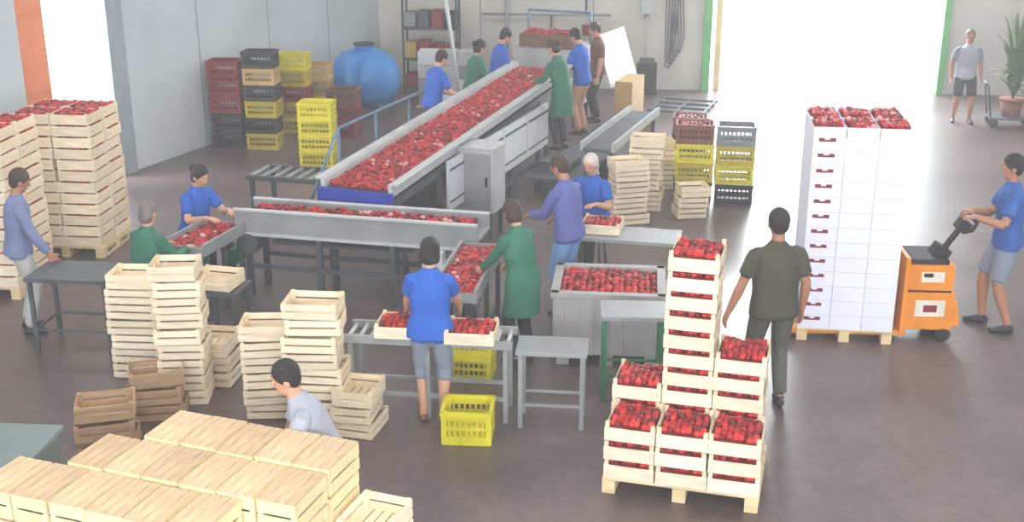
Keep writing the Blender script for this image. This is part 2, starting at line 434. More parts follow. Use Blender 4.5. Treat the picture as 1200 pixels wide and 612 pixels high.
        loft([a0-fd*.05+Z*.035,a0+fd*.03+Z*.042,a0+fd*.11+Z*.03,a0+fd*.165+Z*.022],[(.034,.034),(.038,.042),(.046,.029),(.034,.021)],cr,shoes)
        loft([A2,a0+Z*.04],[.036,.037],sv,shoes if shoes is SHD else skin)
    NB=P(.525); hpp=lean*.5+hp
    HM=Rt(hy,3,'Z')@Rt(-hpp,3,'X')
    hr,hf,hu=HM@V((1,0,0)),HM@V((0,1,0)),HM@V((0,0,1))
    HC=NB+sd*.04+hu*.115+hf*.012
    q=1.06
    def E3(a,b_,c_): return (a*q,b_*q,c_*q)
    loft([P(.46),NB+sd*.02,HC-hu*.05-hf*.012],[.06,.057,.054],hr,skin)
    ell(HC+hu*.018-hf*.005,E3(.074,.091,.098),HM,skin)
    ell(HC-hu*.040+hf*.02,E3(.055,.062,.072),HM,skin)
    ell(HC-hu*.092+hf*.047,E3(.024,.024,.02),HM,skin)
    ell(HC-hu*.018+hf*.093,E3(.011,.017,.013),HM,skin)
    ell(HC+hu*.002+hf*.089,E3(.008,.012,.02),HM,skin)
    for sg in(-1,1): ell(HC-hu*.008+hr*sg*.08-hf*.005,E3(.009,.018,.03),HM,skin)
    ell(HC+hu*.037-hf*.018,E3(.084,.093,.097),HM,hair,.001)
    if style=='short': ell(HC-hu*.01-hf*.045,E3(.071,.056,.07),HM,hair,.001)
    if style in('bob','bun','cap'): 
        ell(HC-hu*.03-hf*.045,E3(.078,.06,.082),HM,hair,.001)
    if style=='bun': ell(HC+hu*.02-hf*.135,E3(.045,.04,.045),HM,hair,.001)
    if style=='bob':
        for sg in(-1,1): ell(HC-hu*.03+hr*sg*.064-hf*.02,E3(.026,.05,.07),HM,hair,.001)
    if style=='scarf':
        ell(HC-hu*.03-hf*.04,E3(.082,.07,.09),HM,hair,.001)
        loft([HC-hu*.05-hf*.05,HC-hu*.16-hf*.07],[(.06,.03),(.075,.02)],hr,hair,.001)
    v=[];f=[]
    for pt in parts:
        o=len(v)
        if pt[0]=='e':
            vv,ff=ICO[3]
            for a,b_,c_ in vv:
                v.append(tuple((pt[1]+pt[3]@V((a*pt[2][0],b_*pt[2][1],c_*pt[2][2])))*S_))
            f+= [tuple(i_+o for i_ in q_) for q_ in ff]
        else:
            pts,rr,sv=pt[1],pt[2],pt[3]; K_=len(pts); n=28 if rr[0][0]>.09 or K_>10 else 16
            for i_ in range(K_):
                tg=(pts[min(i_+1,K_-1)]-pts[max(i_-1,0)]).normalized()
                u=(sv-tg*sv.dot(tg)).normalized(); w_=tg.cross(u); a,b_=rr[i_]
                for q_ in range(n):
                    an=2*math.pi*q_/n; v.append(tuple((pts[i_]+u*a*math.cos(an)+w_*b_*math.sin(an))*S_))
            t0=(pts[0]-pts[1]).normalized(); t1=(pts[-1]-pts[-2]).normalized()
            ce=.55 if pt[4] in(skin,shoes) else .25
            v.append(tuple((pts[0]+t0*min(rr[0])*ce)*S_)); v.append(tuple((pts[-1]+t1*min(rr[-1])*ce)*S_))
            for i_ in range(K_-1):
                for q_ in range(n):
                    j=(q_+1)%n; f.append((o+i_*n+q_,o+i_*n+j,o+(i_+1)*n+j,o+(i_+1)*n+q_))
            c0=o+K_*n;c1=c0+1
            for q_ in range(n):
                j=(q_+1)%n; f.append((c0,o+j,o+q_)); f.append((c1,o+(K_-1)*n+q_,o+(K_-1)*n+j))
    me=bpy.data.meshes.new('tmp'); me.from_pydata(v,[],f); me.update()
    ob=bpy.data.objects.new('tmp',me); sc.collection.objects.link(ob)
    md=ob.modifiers.new('r','REMESH'); md.mode='VOXEL'; md.voxel_size=vox*S_
    ms=ob.modifiers.new('s','SMOOTH'); ms.factor=.5; ms.iterations=2
    dg=bpy.context.evaluated_depsgraph_get(); dg.update()
    em=bpy.data.meshes.new_from_object(ob.evaluated_get(dg))
    bpy.data.objects.remove(ob)
    nf=len(em.polygons)
    ctr=np.zeros(nf*3); em.polygons.foreach_get('center',ctr); ctr=ctr.reshape(-1,3)/S_
    best=np.full(nf,1e9); bi=np.zeros(nf,int)
    mats=[]
    for pt in parts:
        m=pt[4]
        if m not in mats: mats.append(m)
        mi=mats.index(m)
        if pt[0]=='e':
            q_=(ctr-np.array(pt[1]))@np.array(pt[3]); r=np.array(pt[2]); d=(np.linalg.norm(q_/r,axis=1)-1)*r.min()
        else:
            d=np.full(nf,1e9); pts,rr,sv=pt[1],pt[2],pt[3]
            for i_ in range(len(pts)-1):
                p0=pts[i_]; ax=pts[i_+1]-p0; L=ax.length
                if L<1e-6: continue
                ax/=L; u=(sv-ax*sv.dot(ax)).normalized(); w_=ax.cross(u)
                q_=ctr-np.array(p0); tt=q_@np.array(ax); tc_=np.clip(tt,0,L); fr=tc_/L
                a=rr[i_][0]*(1-fr)+rr[i_+1][0]*fr; b_=rr[i_][1]*(1-fr)+rr[i_+1][1]*fr
                mn=np.minimum(a,b_)
                dd=(np.sqrt(((q_@np.array(u))/a)**2+((q_@np.array(w_))/b_)**2+((tt-tc_)/(mn*.4))**2)-1)*mn
                d=np.minimum(d,dd)
        d=d-pt[5]*1.5
        k_=d<best; best[k_]=d[k_]; bi[k_]=mi
    for m in mats: em.materials.append(m)
    while len(em.materials)>len(mats): em.materials.pop(index=0)
    em.polygons.foreach_set('material_index',bi.astype(np.int32)); em.polygons.foreach_set('use_smooth',np.ones(nf,bool))
    em.update()
    o=bpy.data.objects.new(name,em); sc.collection.objects.link(o)
    o.location=(x,y,z0); o.rotation_euler=(0,0,yaw)
    fb=MB()
    for sg in(-1,1):
        c=HC+hu*.014+hf*.081+hr*sg*.030
        fb.ico(tuple(c*S_),.0115*S_,EYEW,2,(1,.7,.5),HM); fb.ico(tuple((c+hf*.005)*S_),.0062*S_,EYED,2,(1,.7,1),HM)
        fb.ico(tuple((c+hu*.02+hf*.004)*S_),.014*S_,HBLK if hair in(HGRY,HWHT) else hair,2,(1,.3,.22),HM)
    fb.ico(tuple((HC-hu*.057+hf*.082)*S_),.02*S_,LIP,2,(1,.35,.3),HM)
    fb.obj('face_features',(0,0,0),0,o)
    return o
FV=.0085
x,y=G(40,388); person('man_standing',x-.04,y,rad(-62),1.74,CGRB,CPALE,lean=rad(5),lh=(-.25,.24,.84),rh=(.24,.28,.82),hp=.3,sleeve='long',skin=SKIN2,hair=HBRN)
SH=(0,0,.62)
x,y=G(172,230,1.43); person('woman_seated_green',x-.06,y-.08,rad(-28),1.7,CGRN,CDRK,hip=SH,lean=rad(8),lh=(-.15,.4,.86),rh=(.2,.42,.86),lf=(-.12,.42),rf=(.14,.38),hp=.2,hair=HGRY,style='cap',sleeve='long',fem=True,g=1.2)
x,y=G(233,191,1.42); person('woman_seated_blue',x-.14,y+.1,rad(-125),1.72,CBLU,CDRK,hip=(0,0,.64),lean=rad(12),lh=(-.15,.46,.9),rh=(.2,.46,.9),lf=(-.12,.42),rf=(.14,.38),hp=.35,hair=HBLK,style='bun',fem=True,g=1.15)
x,y=G(507,492); person('woman_packing_blue',x,y,rad(-4),1.66,CBLU,CGRYD,lean=rad(5),lh=(-.26,.36,.92),rh=(.22,.42,.95),hp=.2,hair=HBLK,style='bob',bottom='capri',hem=-.095,fem=True,shoes=SHB,lf=(-.08,0),rf=(.1,-.02),g=1.12)
x,y=G(603,238,1.6); person('woman_sorting_green',x+.08,y,rad(45),1.64,CGRN,CDRK,lean=rad(10),lh=(-.16,.44,.95),rh=(.2,.4,.95),hp=.35,hair=HBRN,style='bob',sleeve='long',hem=-.36,fem=True,g=1.15)
x,y=G(669,181,1.74); person('man_sorting_violet',x,y,rad(55),1.76,CPUR,CJEA,lean=rad(8),lh=(-.1,.42,1.05),rh=(.22,.3,.98),hp=.35,hair=HBRN,sleeve='long',skin=SKIN2,g=1.14)
x,y=G(699,177,1.42); person('woman_seated_scarf',x,y+.12,rad(152),1.72,CBLU,CDRK,hip=SH,lean=rad(10),lh=(-.2,.42,.9),rh=(.2,.42,.9),lf=(-.12,.42),rf=(.12,.4),hp=.2,hair=HWHT,style='scarf',fem=True,g=1.15)
x,y=G(916,244,1.82); person('man_olive_shirt',x,y,rad(8),1.83,COLV,CDOL,lean=rad(2),lh=(-.38,.02,.86),rh=(.27,.06,.84),hp=.1,hair=HBLK,hem=-.095,lf=(-.12,.03),rf=(.1,-.03),skin=SKIN2,g=1.14)
x,y=G(1166,383); person('man_with_pallet_jack',x,y,rad(78),1.86,CBLU2,CGRYD,lean=rad(2),lh=(-.27,.35,1.17),rh=(-.02,.35,1.17),hp=.12,hair=HBLK,bottom='shorts',skin=SKIN2,lf=(-.13,-.08),rf=(.1,.12),g=1.12,curl=1.)
x,y=G(1128,143); person('man_raglan_shirt',x-.05,y,rad(172),1.68,CGRY,CDRK,lean=0,lh=(-.26,.1,.84),rh=(.26,.02,.84),hair=HGRY,bottom='shorts',skin=SKIN2,vox=FV,sleevem=CGRYD,lf=(-.14,.06),rf=(.13,-.04))
x,y=G(336,432,1.36); person('man_crouching',x+.27,y,rad(100),1.76,CGRY,CDRK,hip=(0,0,.68),lean=rad(24),lh=(-.15,.5,.5),rh=(.2,.45,.5),lf=(-.14,.12),rf=(.14,.3),hp=.1,hair=HBLK,g=1.1)
PZ=.3
def wk(name,x,y,yaw,h,shirt,z0=PZ,pants=CDRK,**k):
    return person(name,x,y,yaw,h,shirt,pants,z0=z0,vox=FV,hp=.4,**k)
wk('worker_blue',-1.16,17.15,rad(-55),1.68,CBLU,lean=rad(12),lh=(-.14,.36,1.0),rh=(.2,.4,1.0))
wk('worker_green',-.62,18.35,rad(-60),1.64,CGRN,lean=rad(10),lh=(-.1,.36,1.05),rh=(.2,.4,1.0),sleeve='long',hem=-.36,fem=True,hair=HBLK,style='bun')
wk('worker_blue',-.25,19.05,rad(-70),1.72,CBLU,lean=rad(10),lh=(-.1,.3,1.05),rh=(.2,.3,1.0))
wk('worker_green',.74,17.4,rad(55),1.68,CGRN,z0=.42,lean=rad(12),lh=(-.1,.45,1.05),rh=(.2,.4,1.0),sleeve='long',hem=-.36,fem=True,hair=HBRN,style='bun')
wk('worker_blue',1.12,18.9,rad(60),1.74,CBLU,pants=CTAN,lean=rad(8),lh=(-.1,.38,1.05),rh=(.2,.38,1.0))
wk('worker_brown',1.42,19.85,rad(100),1.7,CBRW,hair=HBRN)
# ------------------------------------------------ tables helper
def table(name,cx,cy,w,d,h,rz,top=STEELL,leg=STEELD,lw_=.04,shelf=False):
    b=MB(); b.box((0,0,h-.02),(w,d,.04),top)
    for sx in(-1,1):
        for sy in(-1,1): b.box((sx*(w/2-.04),sy*(d/2-.04),(h-.04)/2),(lw_,lw_,h-.04),leg)
    for sy in(-1,1): b.box((0,sy*(d/2-.04),h*.3),(w-.1,.025,.025),leg)
    for sx in(-1,1): b.box((sx*(w/2-.04),0,h*.3),(.025,d-.1,.025),leg)
    if shelf: b.box((0,0,h*.3),(w-.08,d-.08,.015),top)
    return b.obj(name,(cx,cy,0),rz,bevel=.004)
def stool(name,x,y,h=.48):
    b=MB(); b.cyl((0,0,h-.04),(0,0,h),.17,WOODB,20)
    for k in range(4):
        a=k*math.pi/2+.4; b.cyl((math.cos(a)*.12,math.sin(a)*.12,h-.03),(math.cos(a)*.17,math.sin(a)*.17,0),.014,STEELD)
    b.obj(name,(x,y,0))
for nm in('woman_seated_green','woman_seated_blue','woman_seated_scarf'):
    o=bpy.data.objects[nm]; stool('stool',o.location.x,o.location.y,.47)
# ------------------------------------------------ main conveyor
A0=Vector((-1.74,12.85)); A1=Vector((.48,18.87)); dv=A1-A0; CL=dv.length; ca=math.atan2(dv.y,dv.x)-math.pi/2
b=MB(); W=.78; z0,z1=1.08,1.37
sl=math.atan2(z1-z0,CL); zl=lambda yy:z0+(z1-z0)*yy/CL
mid=CL/2; LL=CL/math.cos(sl)
BELT=mat('conveyor_belt',(90,90,100),.6)
b.box((0,mid,zl(mid)-.03),(W,LL,.04),BELT,rx=sl)
for sx in(-1,1):
    b.box((sx*(W/2+.03),mid,zl(mid)+.02),(.05,LL,.14),STEELL,rx=sl)
    b.box((sx*(W/2+.08),mid,zl(mid)+.09),(.09,LL,.02),STEELL,rx=sl)
    b.box((sx*(W/2),mid,zl(mid)-.16),(.06,LL,.1),STEELD,rx=sl)
    n=6
    for k in range(n):
        yy=.15+(CL-.3)*k/(n-1); b.box((sx*(W/2+.02),yy,zl(yy)/2-.08),(.06,.06,zl(yy)-.16),STEELD)
b.box((0,-.03,zl(0)-.08),(W+.14,.06,.16),BLUEP)
b.box((-W/2-.03,.6,zl(0)-.07),(.07,1.2,.12),BLUEP)
b.cyl((-W/2,0,zl(0)-.05),(W/2,0,zl(0)-.05),.05,BLUEP,14)
for k in range(4):
    yy=1.85+k*.95; b.box((W/2+.12,yy,.80),(.04,.9,.62),WHITEP)
    b.box((W/2+.145,yy,1.0),(.012,.86,.03),STEELD)
    b.box((W/2+.145,yy,.6),(.012,.86,.02),STEELD)
b.box((W/2+.12,3.2,.3),(.05,4.0,.06),STEELD)
for k in range(3):
    b.box((W/2+.16,1.2+k*1.9,.25),(.06,.06,.5),STEELD)
def zf(x,y): return zl(y)+.02
heap(b,-W/2+.02,W/2-.02,.02,CL-.1,0,.032,dens=.95,sub=1,pale=.035,zf=zf)
b.obj('sorting_conveyor',(A0.x,A0.y,0),ca)
b=MB(); b.box((0,0,.76),(.62,.42,.8),STEELL); b.box((0,-.215,.76),(.56,.01,.72),STEEL); b.box((.22,-.225,.76),(.03,.02,.12),BLACK)
b.box((-.312,0,.76),(.01,.36,.7),STEELL); b.box((0,0,1.18),(.66,.46,.03),STEELL)
for sx in(-1,1):
    for sy in(-1,1): b.box((sx*.26,sy*.17,.18),(.05,.05,.36),STEELD)
cx,cy=G(558,168,1.18); cy-=.05
b.obj('electrical_cabinet',(cx,cy,0),ca,bevel=.006)
b=MB(); b.box((-W/2-.62,4.2,.28),(.75,4.0,.04),STEELD)
for yy in(2.3,4.2,6.1):
    for xx in(-W/2-.95,-W/2-.3): b.box((xx,yy,.13),(.06,.06,.26),STEELD)
xr=-W/2-1.0
for yy in(2.2,3.3,4.4,5.6): b.cyl((xr,yy,.0),(xr,yy,1.2),.02,RAILB)
b.cyl((xr,2.2,1.2),(xr,5.6,1.2),.022,RAILB); b.cyl((xr,2.2,.75),(xr,5.6,.75),.018,RAILB)
b.cyl((xr,2.2,1.2),(xr,1.4,.45),.02,RAILB); b.cyl((xr,1.4,.45),(xr,1.4,0),.02,RAILB)
b.box((xr+.35,1.85,.12),(.6,.3,.03),STEELD); b.box((xr+.35,1.85,.05),(.5,.25,.1),STEELD)
b.obj('worker_platform',(A0.x,A0.y,0),ca)
b=MB(); b.box((W/2+.62,5.4,.28),(.75,3.0,.04),STEELD); b.box((W/2+.7,7.2,.28),(.9,.6,.04),STEELD)
for yy in(4.1,5.6,6.7,7.4):
    for xx in(W/2+.35,W/2+.95): b.box((xx,yy,.13),(.06,.06,.26),STEELD)
b.box((W/2+.5,4.6,.36),(.5,.5,.12),STEELD)
b.obj('worker_platform',(A0.x,A0.y,0),ca)
b=MB()
b.box((0,0,.9),(1.2,.9,1.0),STEELL); b.box((0,-.2,1.5),(1.0,.5,.25),mat('brown_hopper',(120,84,70),.6))
heap(b,-.45,.45,-.4,0,1.64,.035,sub=1)
b.box((1.15,-.1,1.25),(.08,1.3,.9),WHITEP,rz=rad(-5),ry=rad(-18)); b.box((.85,-.9,.95),(.45,.5,.1),WHITEP)
for sx in(-1,1):
    for sy in(-1,1): b.box((sx*.5,sy*.35,.2),(.08,.08,.4),STEELD)
b.box((1.55,-.6,.5),(.3,.8,1.0),TANP)
b.path([(-.55,.2,1.4),(-.55,.2,1.95),(.6,.2,1.95),(.6,.2,1.4)],.025,RAILB)
b.obj('feeding_machine',(.75,21.2,0),ca)
b=MB()
b.box((0,0,.8),(.4,2.6,.05),STEELD); b.box((-.22,0,.85),(.04,2.6,.12),STEELL); b.box((.22,0,.85),(.04,2.6,.12),STEELL)
for yy in(-1.2,0,1.2):
    for sx in(-.17,.17): b.box((sx,yy,.39),(.05,.05,.78),STEELD)
b.obj('side_roller_table',(1.6,17.0,0),ca)
# ------------------------------------------------ transverse trough
TL=2.72
g1=G(287,240,1.0); g2=G(572,266,1.0)
tx,ty=(g1[0]+g2[0])/2-.04,(g1[1]+g2[1])/2+.2
b=MB(); D_=.5
b.box((0,0,.82),(TL,D_,.03),STEEL)
b.box((0,-D_/2,.86),(TL,.03,.28),STEEL); b.box((0,D_/2,.89),(TL,.03,.18),STEEL)
b.box((0,-D_/2-.02,1.0),(TL,.05,.025),STEELL); b.box((0,-D_/2-.02,.73),(TL,.05,.03),STEELL)
b.box((0,D_/2,.98),(TL,.05,.02),STEELL)
for k in range(4):
    xx=-TL/2+.12+k*(TL-.24)/3
    for sy in(-1,1): b.box((xx,sy*(D_/2-.03),.39),(.06,.06,.78),STEELD)
b.box((0,-D_/2+.03,.35),(TL-.2,.04,.05),STEELD); b.box((0,D_/2-.03,.35),(TL-.2,.04,.05),STEELD)
b.box((-.2,.0,.6),(1.6,.3,.03),STEELD); b.box((.9,-.32,.56),(.22,.14,.3),WHITEP); b.ico((.9,-.40,.56),.05,RED,2,(1,.3,1))
b.cyl((-TL/2+.15,-D_/2-.08,.62),(-TL/2+.15,-D_/2+.1,.62),.12,STEELD,20)
b.cyl((-TL/2-.05,-D_/2-.05,.45),(-TL/2-.05,D_/2,.45),.09,GREENP,16)
heap(b,-TL/2+.1,TL/2-.1,-.15,D_/2-.04,.92,.032,dens=.8,sub=1,pale=.06)
b.obj('transverse_conveyor',(tx,ty,0),rad(-13),bevel=.003)
b=MB()
for yy in(-.3,.3): b.box((0,yy,.62),(1.4,.05,.06),STEELD)
for k in range(9): b.cyl((-.66+k*.165,-.3,.62),(-.66+k*.165,.3,.62),.028,STEEL,10)
for xx in(-.62,.62):
    for yy in(-.3,.3): b.box((xx,yy,.3),(.05,.05,.6),STEELD)
x,y=G(358,205,.62); b.obj('infeed_roller_frame',(x,y,0),rad(-15))
# ------------------------------------------------ sorting belts with fruit
def tray(name,p,q,w_,h,pale=.03):
    p=Vector(p);q=Vector(q);d=q-p;L=d.length;a=math.atan2(d.y,d.x)-math.pi/2
    b=MB(); b.box((0,L/2,h-.03),(w_,L,.03),STEELL)
    for sx in(-1,1): b.box((sx*w_/2,L/2,h),(.025,L,.13),STEEL)
    for yy in(0,L): b.box((0,yy,h-.01),(w_,.02,.09),STEEL)
    for sx in(-1,1):
        for yy in(.1,L/2,L-.1): b.box((sx*(w_/2-.03),yy,h/2-.03),(.045,.045,h-.06),STEELD)
        b.box((sx*(w_/2-.03),L/2,.25),(.03,L-.2,.03),STEELD)
    heap(b,-w_/2+.02,w_/2-.02,.02,L-.02,h+.0,.03,dens=1,sub=2,pale=pale)
    b.obj(name,(p.x,p.y,0),a)
tray('sorting_tray',G(213,290,.82),G(266,261,.82),.48,.80)
tray('sorting_tray',G(530,345,.85),G(565,287,.85),.42,.83)
x,y=G(90,317,.78); table('steel_work_table',x,y,.83,.55,.78,rad(-6),top=STEELD)
x,y=G(262,335,.72); table('steel_work_table',x,y,.42,.4,.72,rad(-10),top=STEELD)
inst('packing_crate',ECN,None,(x-.05,y,.725),rad(-14))
x,y=G(735,277,.78); table('steel_work_table',x,y+.1,1.15,.5,.78,rad(-13),top=STEEL)
x,y=G(645,404,.72); table('steel_work_table',x+.02,y,.60,.36,.72,rad(-6),top=STEEL,leg=STEEL)
x,y=G(742,362,.82); table('green_frame_stand',x,y,.58,.42,.82,rad(-3),top=STEEL,leg=GREENP)
x,y=G(505,392,.72)
b=MB(); L=1.46;d=.34;h=.72
for sy in(-1,1):
    b.box((0,sy*d/2,h),(L,.035,.07),STEEL)
    for xx in(-L/2+.06,.0,L/2-.06): b.box((xx,sy*d/2,h/2-.02),(.04,.04,h-.04),STEEL)
    b.box((0,sy*d/2,.22),(L-.1,.03,.03),STEEL)
for k in range(15): b.cyl((-L/2+.04+k*.098,-d/2,h),(-L/2+.04+k*.098,d/2,h),.02,STEELL,8)
b.obj('roller_conveyor',(x,y,0),rad(-7))
TCW=wood_crate('packing_crate',.42,.36,.13,True,band=.8,r=.026)
for k,(px,py) in enumerate(((472,381),(553,388))):
    x,y=G(px,py,.82); inst('packing_crate',TCW,None,(x,y,.757),rad(-7))
x,y=G(706,262,.86); inst('packing_crate',TCW,None,(x,y,.785),rad(-13))
YC=plastic_crate('yellow_crate',YEL,.42,.36,.30)
x,y=G(549,511); inst('yellow_crate',YC,None,(x,y,0),rad(-4))
YC2=plastic_crate('yellow_crate_low',YEL,.42,.34,.25)
x,y=G(552,452); stack('yellow_crate_stack',x,y+.25,rad(-8),YC2,2,.25,jit=.01)
b=MB(); bw_,bd,bh=1.0,.8,.72
b.box((0,0,.14),(bw_,bd,.05),BINP)
for sy in(-1,1): b.box((0,sy*bd/2,bh/2+.06),(bw_,.04,bh-.12),BINP)
for sx in(-1,1): b.box((sx*bw_/2,0,bh/2+.06),(.04,bd,bh-.12),BINP)
for sy in(-1,1): b.box((0,sy*bd/2,bh-.0),(bw_+.07,.08,.05),BINP)
for sx in(-1,1): b.box((sx*bw_/2,0,bh-.0),(.08,bd+.07,.05),BINP)
for k in range(7): b.box((-bw_/2+.08+k*(bw_-.16)/6,-bd/2-.025,bh/2+.02),(.03,.02,bh-.2),BINP)
for xx in(-.42,0,.42):
    b.box((xx,0,.06),(.12,bd,.12),BINP)
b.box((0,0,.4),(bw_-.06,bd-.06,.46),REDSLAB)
heap(b,-bw_/2+.04,bw_/2-.04,-bd/2+.04,bd/2-.04,.62,.033,zf=lambda x,y:.68+.05*math.cos(x*3)*math.cos(y*3))
x,y=G(714,332,.7); b.obj('bulk_bin',(x,y,0),rad(-6),bevel=.004)
# ------------------------------------------------ tomato pallet
ang=rad(-15.5); px0=Vector(G(705,577)); 
ux=Vector((math.cos(ang),math.sin(ang))); uy=Vector((-math.sin(ang),math.cos(ang)))
ctr=px0+ux*.59+uy*.44
e=empty('tomato_crate_pallet',(ctr.x,ctr.y,0),ang)
pallet('pallet',1.18,.88,(0,0,0),0,e)
for r_,cnt in((0,(3,3,3)),(1,(4,11,6))):
    for cidx,n in enumerate(cnt):
        for k in range(n):
            inst('crate',TC[k%2],e,((cidx-1)*.393-(.03 if r_ else 0)+ru(-.006,.006),(r_-.5)*.44+ru(-.006,.006),.13+k*TH),rad(ru(-1,1)))
# ------------------------------------------------ white carton stack
def white_stack():
    e=empty('white_carton_pallet',(0,0,0),0)
    pl=Vector(G(933,398)); pr=Vector(G(1044,404))
    a=math.atan2(pr.y-pl.y,pr.x-pl.x); wd=(pr-pl).length
    u=Vector((math.cos(a),math.sin(a)));v=Vector((-math.sin(a),math.cos(a)))
    c=(pl+pr)/2+v*.46; e.location=(c.x,c.y,0); e.rotation_euler=(0,0,a)
    pallet('pallet',wd,.92,(0,0,0),0,e)
    n=13; lh=.152; cw=wd/3
    b=MB()
    SL=mat('slot_dark_red',(120,22,30),.6,var=.3,scale=30); SM=mat('carton_seam',(206,207,220),.6)
    b.box((0,0,.13+n*lh/2-.01),(wd-.03,.89,n*lh-.03),SM)
    for i_ in range(3):
        for j in range(2):
            for k in range(n):
                gx=.006 if i_ else .01
                b.box(((i_-1)*cw,(j-.5)*.46,.13+(k+.5)*lh),(cw-gx,.456,lh-.002),CARD)
                if i_==0 and j==0:
                    b.box((-cw-.02,-.4585,.13+(k+.72)*lh),(.16,.004,.035),SL)
                    b.box((-cw-.02,-.4595,.13+(k+.72)*lh+.012),(.05,.006,.02),CARD)
    b.obj('cartons',(0,0,0),0,e)
    t=MB(); zt=.13+n*lh
    for i_ in range(3):
        for j in range(2):
            x0=(i_-1)*cw;y0=(j-.5)*.46
            for sy in(-1,1): t.box((x0,y0+sy*.222,zt+.04),(cw-.01,.008,.08),CARD)
            for sx in(-1,1): t.box((x0+sx*(cw/2-.01),y0,zt+.03),(.008,.44,.06),CARD)
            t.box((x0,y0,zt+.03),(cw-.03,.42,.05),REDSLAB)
            heap(t,x0-cw/2+.03,x0+cw/2-.03,y0-.2,y0+.2,zt+.08,.028,pale=.08)
    t.obj('top_trays',(0,0,0),0,e)
white_stack()
def crate_block(name,x,y,rz,nx,ny,me,cw,cd,ch,n):
    e=empty(name,(x,y,0),rz)
    pallet('pallet',nx*cw,ny*cd,(0,0,0),0,e)
    for i_ in range(nx):
        for j in range(ny):
            nn=n[(i_+j*nx)%len(n)]
            for k in range(nn):
                inst('crate',me,e,((i_-(nx-1)/2)*cw+ru(-.012,.012),(j-(ny-1)/2)*cd+ru(-.012,.012),.13+k*ch),rad(ru(-2,2)))
    return e
a=rad(-6)
q=Vector(G(122,303)); u=Vector((math.cos(a),math.sin(a)));v=Vector((-math.sin(a),math.cos(a)))
c=q-u*.48+v*.44; crate_block('loaded_crate_pallet',c.x,c.y,a,2,2,AC,.475,.43,.136,(12,12,12,12))
q=Vector(G(24,352)); c=q-u*.48+v*.44; crate_block('loaded_crate_pallet',c.x,c.y,a,2,2,AC,.475,.43,.136,(13,13,13,13))
# ------------------------------------------------ empty crate stacks
def st(px,py,rz,n,me=EC,dh=.146,name='wooden_crate_stack',dy=.17,**k):
    x,y=G(px,py); return stack(name,x,y+dy,rad(rz),me,n,dh,**k)
st(164,443,-4,7,jr=2); st(217,474,4,9,ECN,dy=.15,jr=2); st(254,450,82,3)
st(126,532,14,3,EC2,.152,'aged_crate_stack',dy=.1,jit=.03,jr=7); st(176,500,12,3,EC2,.152,'aged_crate_stack',dy=.25,jit=.03,jr=7)
st(318,492,5,6,jit=.02,jr=3); st(370,512,-4,8,jit=.02,jr=3,dy=.25); st(419,512,78,3,ECN,jit=.02,jr=4,dy=.15)
IC=inv_crate('upturned_crate',.262,.40,.2)
ang=rad(-20)
A=Vector(G(386,556,1.02))
ux=Vector((math.cos(ang),math.sin(ang))); uy=Vector((-math.sin(ang),math.cos(ang)))
e=empty('upturned_crate_pallet',(A.x,A.y,0),ang)
for row,(off,nn,hz) in enumerate(((0,5,0.02),(0.0,6,0.0),(-.36,6,-.02))):
    for i_ in range(nn):
        for k in range(5):
            inst('crate',IC,e,(-.14-i_*.272+off+ru(-.006,.006),.2-row*.42+ru(-.008,.008),.02+hz+k*.202),rad(ru(-1.2,1.2)))
b=MB()
for yy in(.15,-.3,-.7): b.box((-.9,yy,.01),(1.9,.1,.02),PALW)
b.obj('base_boards',(0,0,0),0,e)
c=A+ux*.26+uy*.08
stack('wooden_crate_stack',c.x,c.y+.1,ang+math.pi/2,ECN,5,.146)
b=MB(); GM=mat('grey_green_metal',(112,124,122),.5,.05,var=.06,scale=2)
b.box((0,0,.46),(.9,.9,.92),GM); b.box((0,0,.94),(.96,.96,.04),GM); b.box((0,-.455,.5),(.8,.01,.6),STEELD)
x,y=G(74,496,.96); b.obj('metal_cabinet',(x-.5,y-.47,0),rad(-4),bevel=.008)
# ------------------------------------------------ coloured crates
def pcs(nm,w_,d_,h_):
    D={k:plastic_crate(nm+k,m,w_,d_,h_) for k,m in(('y',YEL),('d',YELD),('b',BLKP),('r',REDP),('t',TANP),('g',GRYP),('n',BROWNP))}
    D['F']=plastic_crate(nm+'brown_full',BROWNP,w_,d_,h_,True); return D
PC=pcs('crate_',.52,.4,.27)
def cst(px,py,rz,seq,name='plastic_crate_stack',dy=.2,h=.272):
    x,y=G(px,py); return stack(name,x,y+dy,rad(rz),[PC[c] for c in seq],len(seq),h,jit=.01,jr=1)
cst(270,172,-5,'bbrrr',dy=.1,h=.29); cst(311,174,-5,'dbdbtb',dy=.1,h=.265); cst(346,158,-5,'ydrdy',dy=.3)
cst(372,148,-5,'tytt',dy=.25)
cst(374,196,-5,'yyyy',dy=.1,h=.25); cst(402,163,-5,'rrn',dy=.3)
cst(813,236,-8,'bdyF',dy=.2); cst(861,239,-8,'bydg',dy=.2)
cst(812,206,-8,'bbF',dy=.55)
st(735,262,10,6,dy=.1,jit=.03,jr=6); st(757,246,-12,7,dy=.12,jit=.03,jr=6); st(772,224,5,5,dy=.22,jit=.03,jr=6); st(810,255,10,3,ECN,dy=.1,jit=.03,jr=8)
st(748,188,-5,4,EC2,.152,'aged_crate_stack')
b=MB(); b.box((0,0,.3),(.3,.3,.6),WHITEP); b.box((0,0,.61),(.33,.33,.03),WHITEP); x,y=G(733,208); b.obj('white_waste_bin',(x,y,0),-.2,bevel=.01)
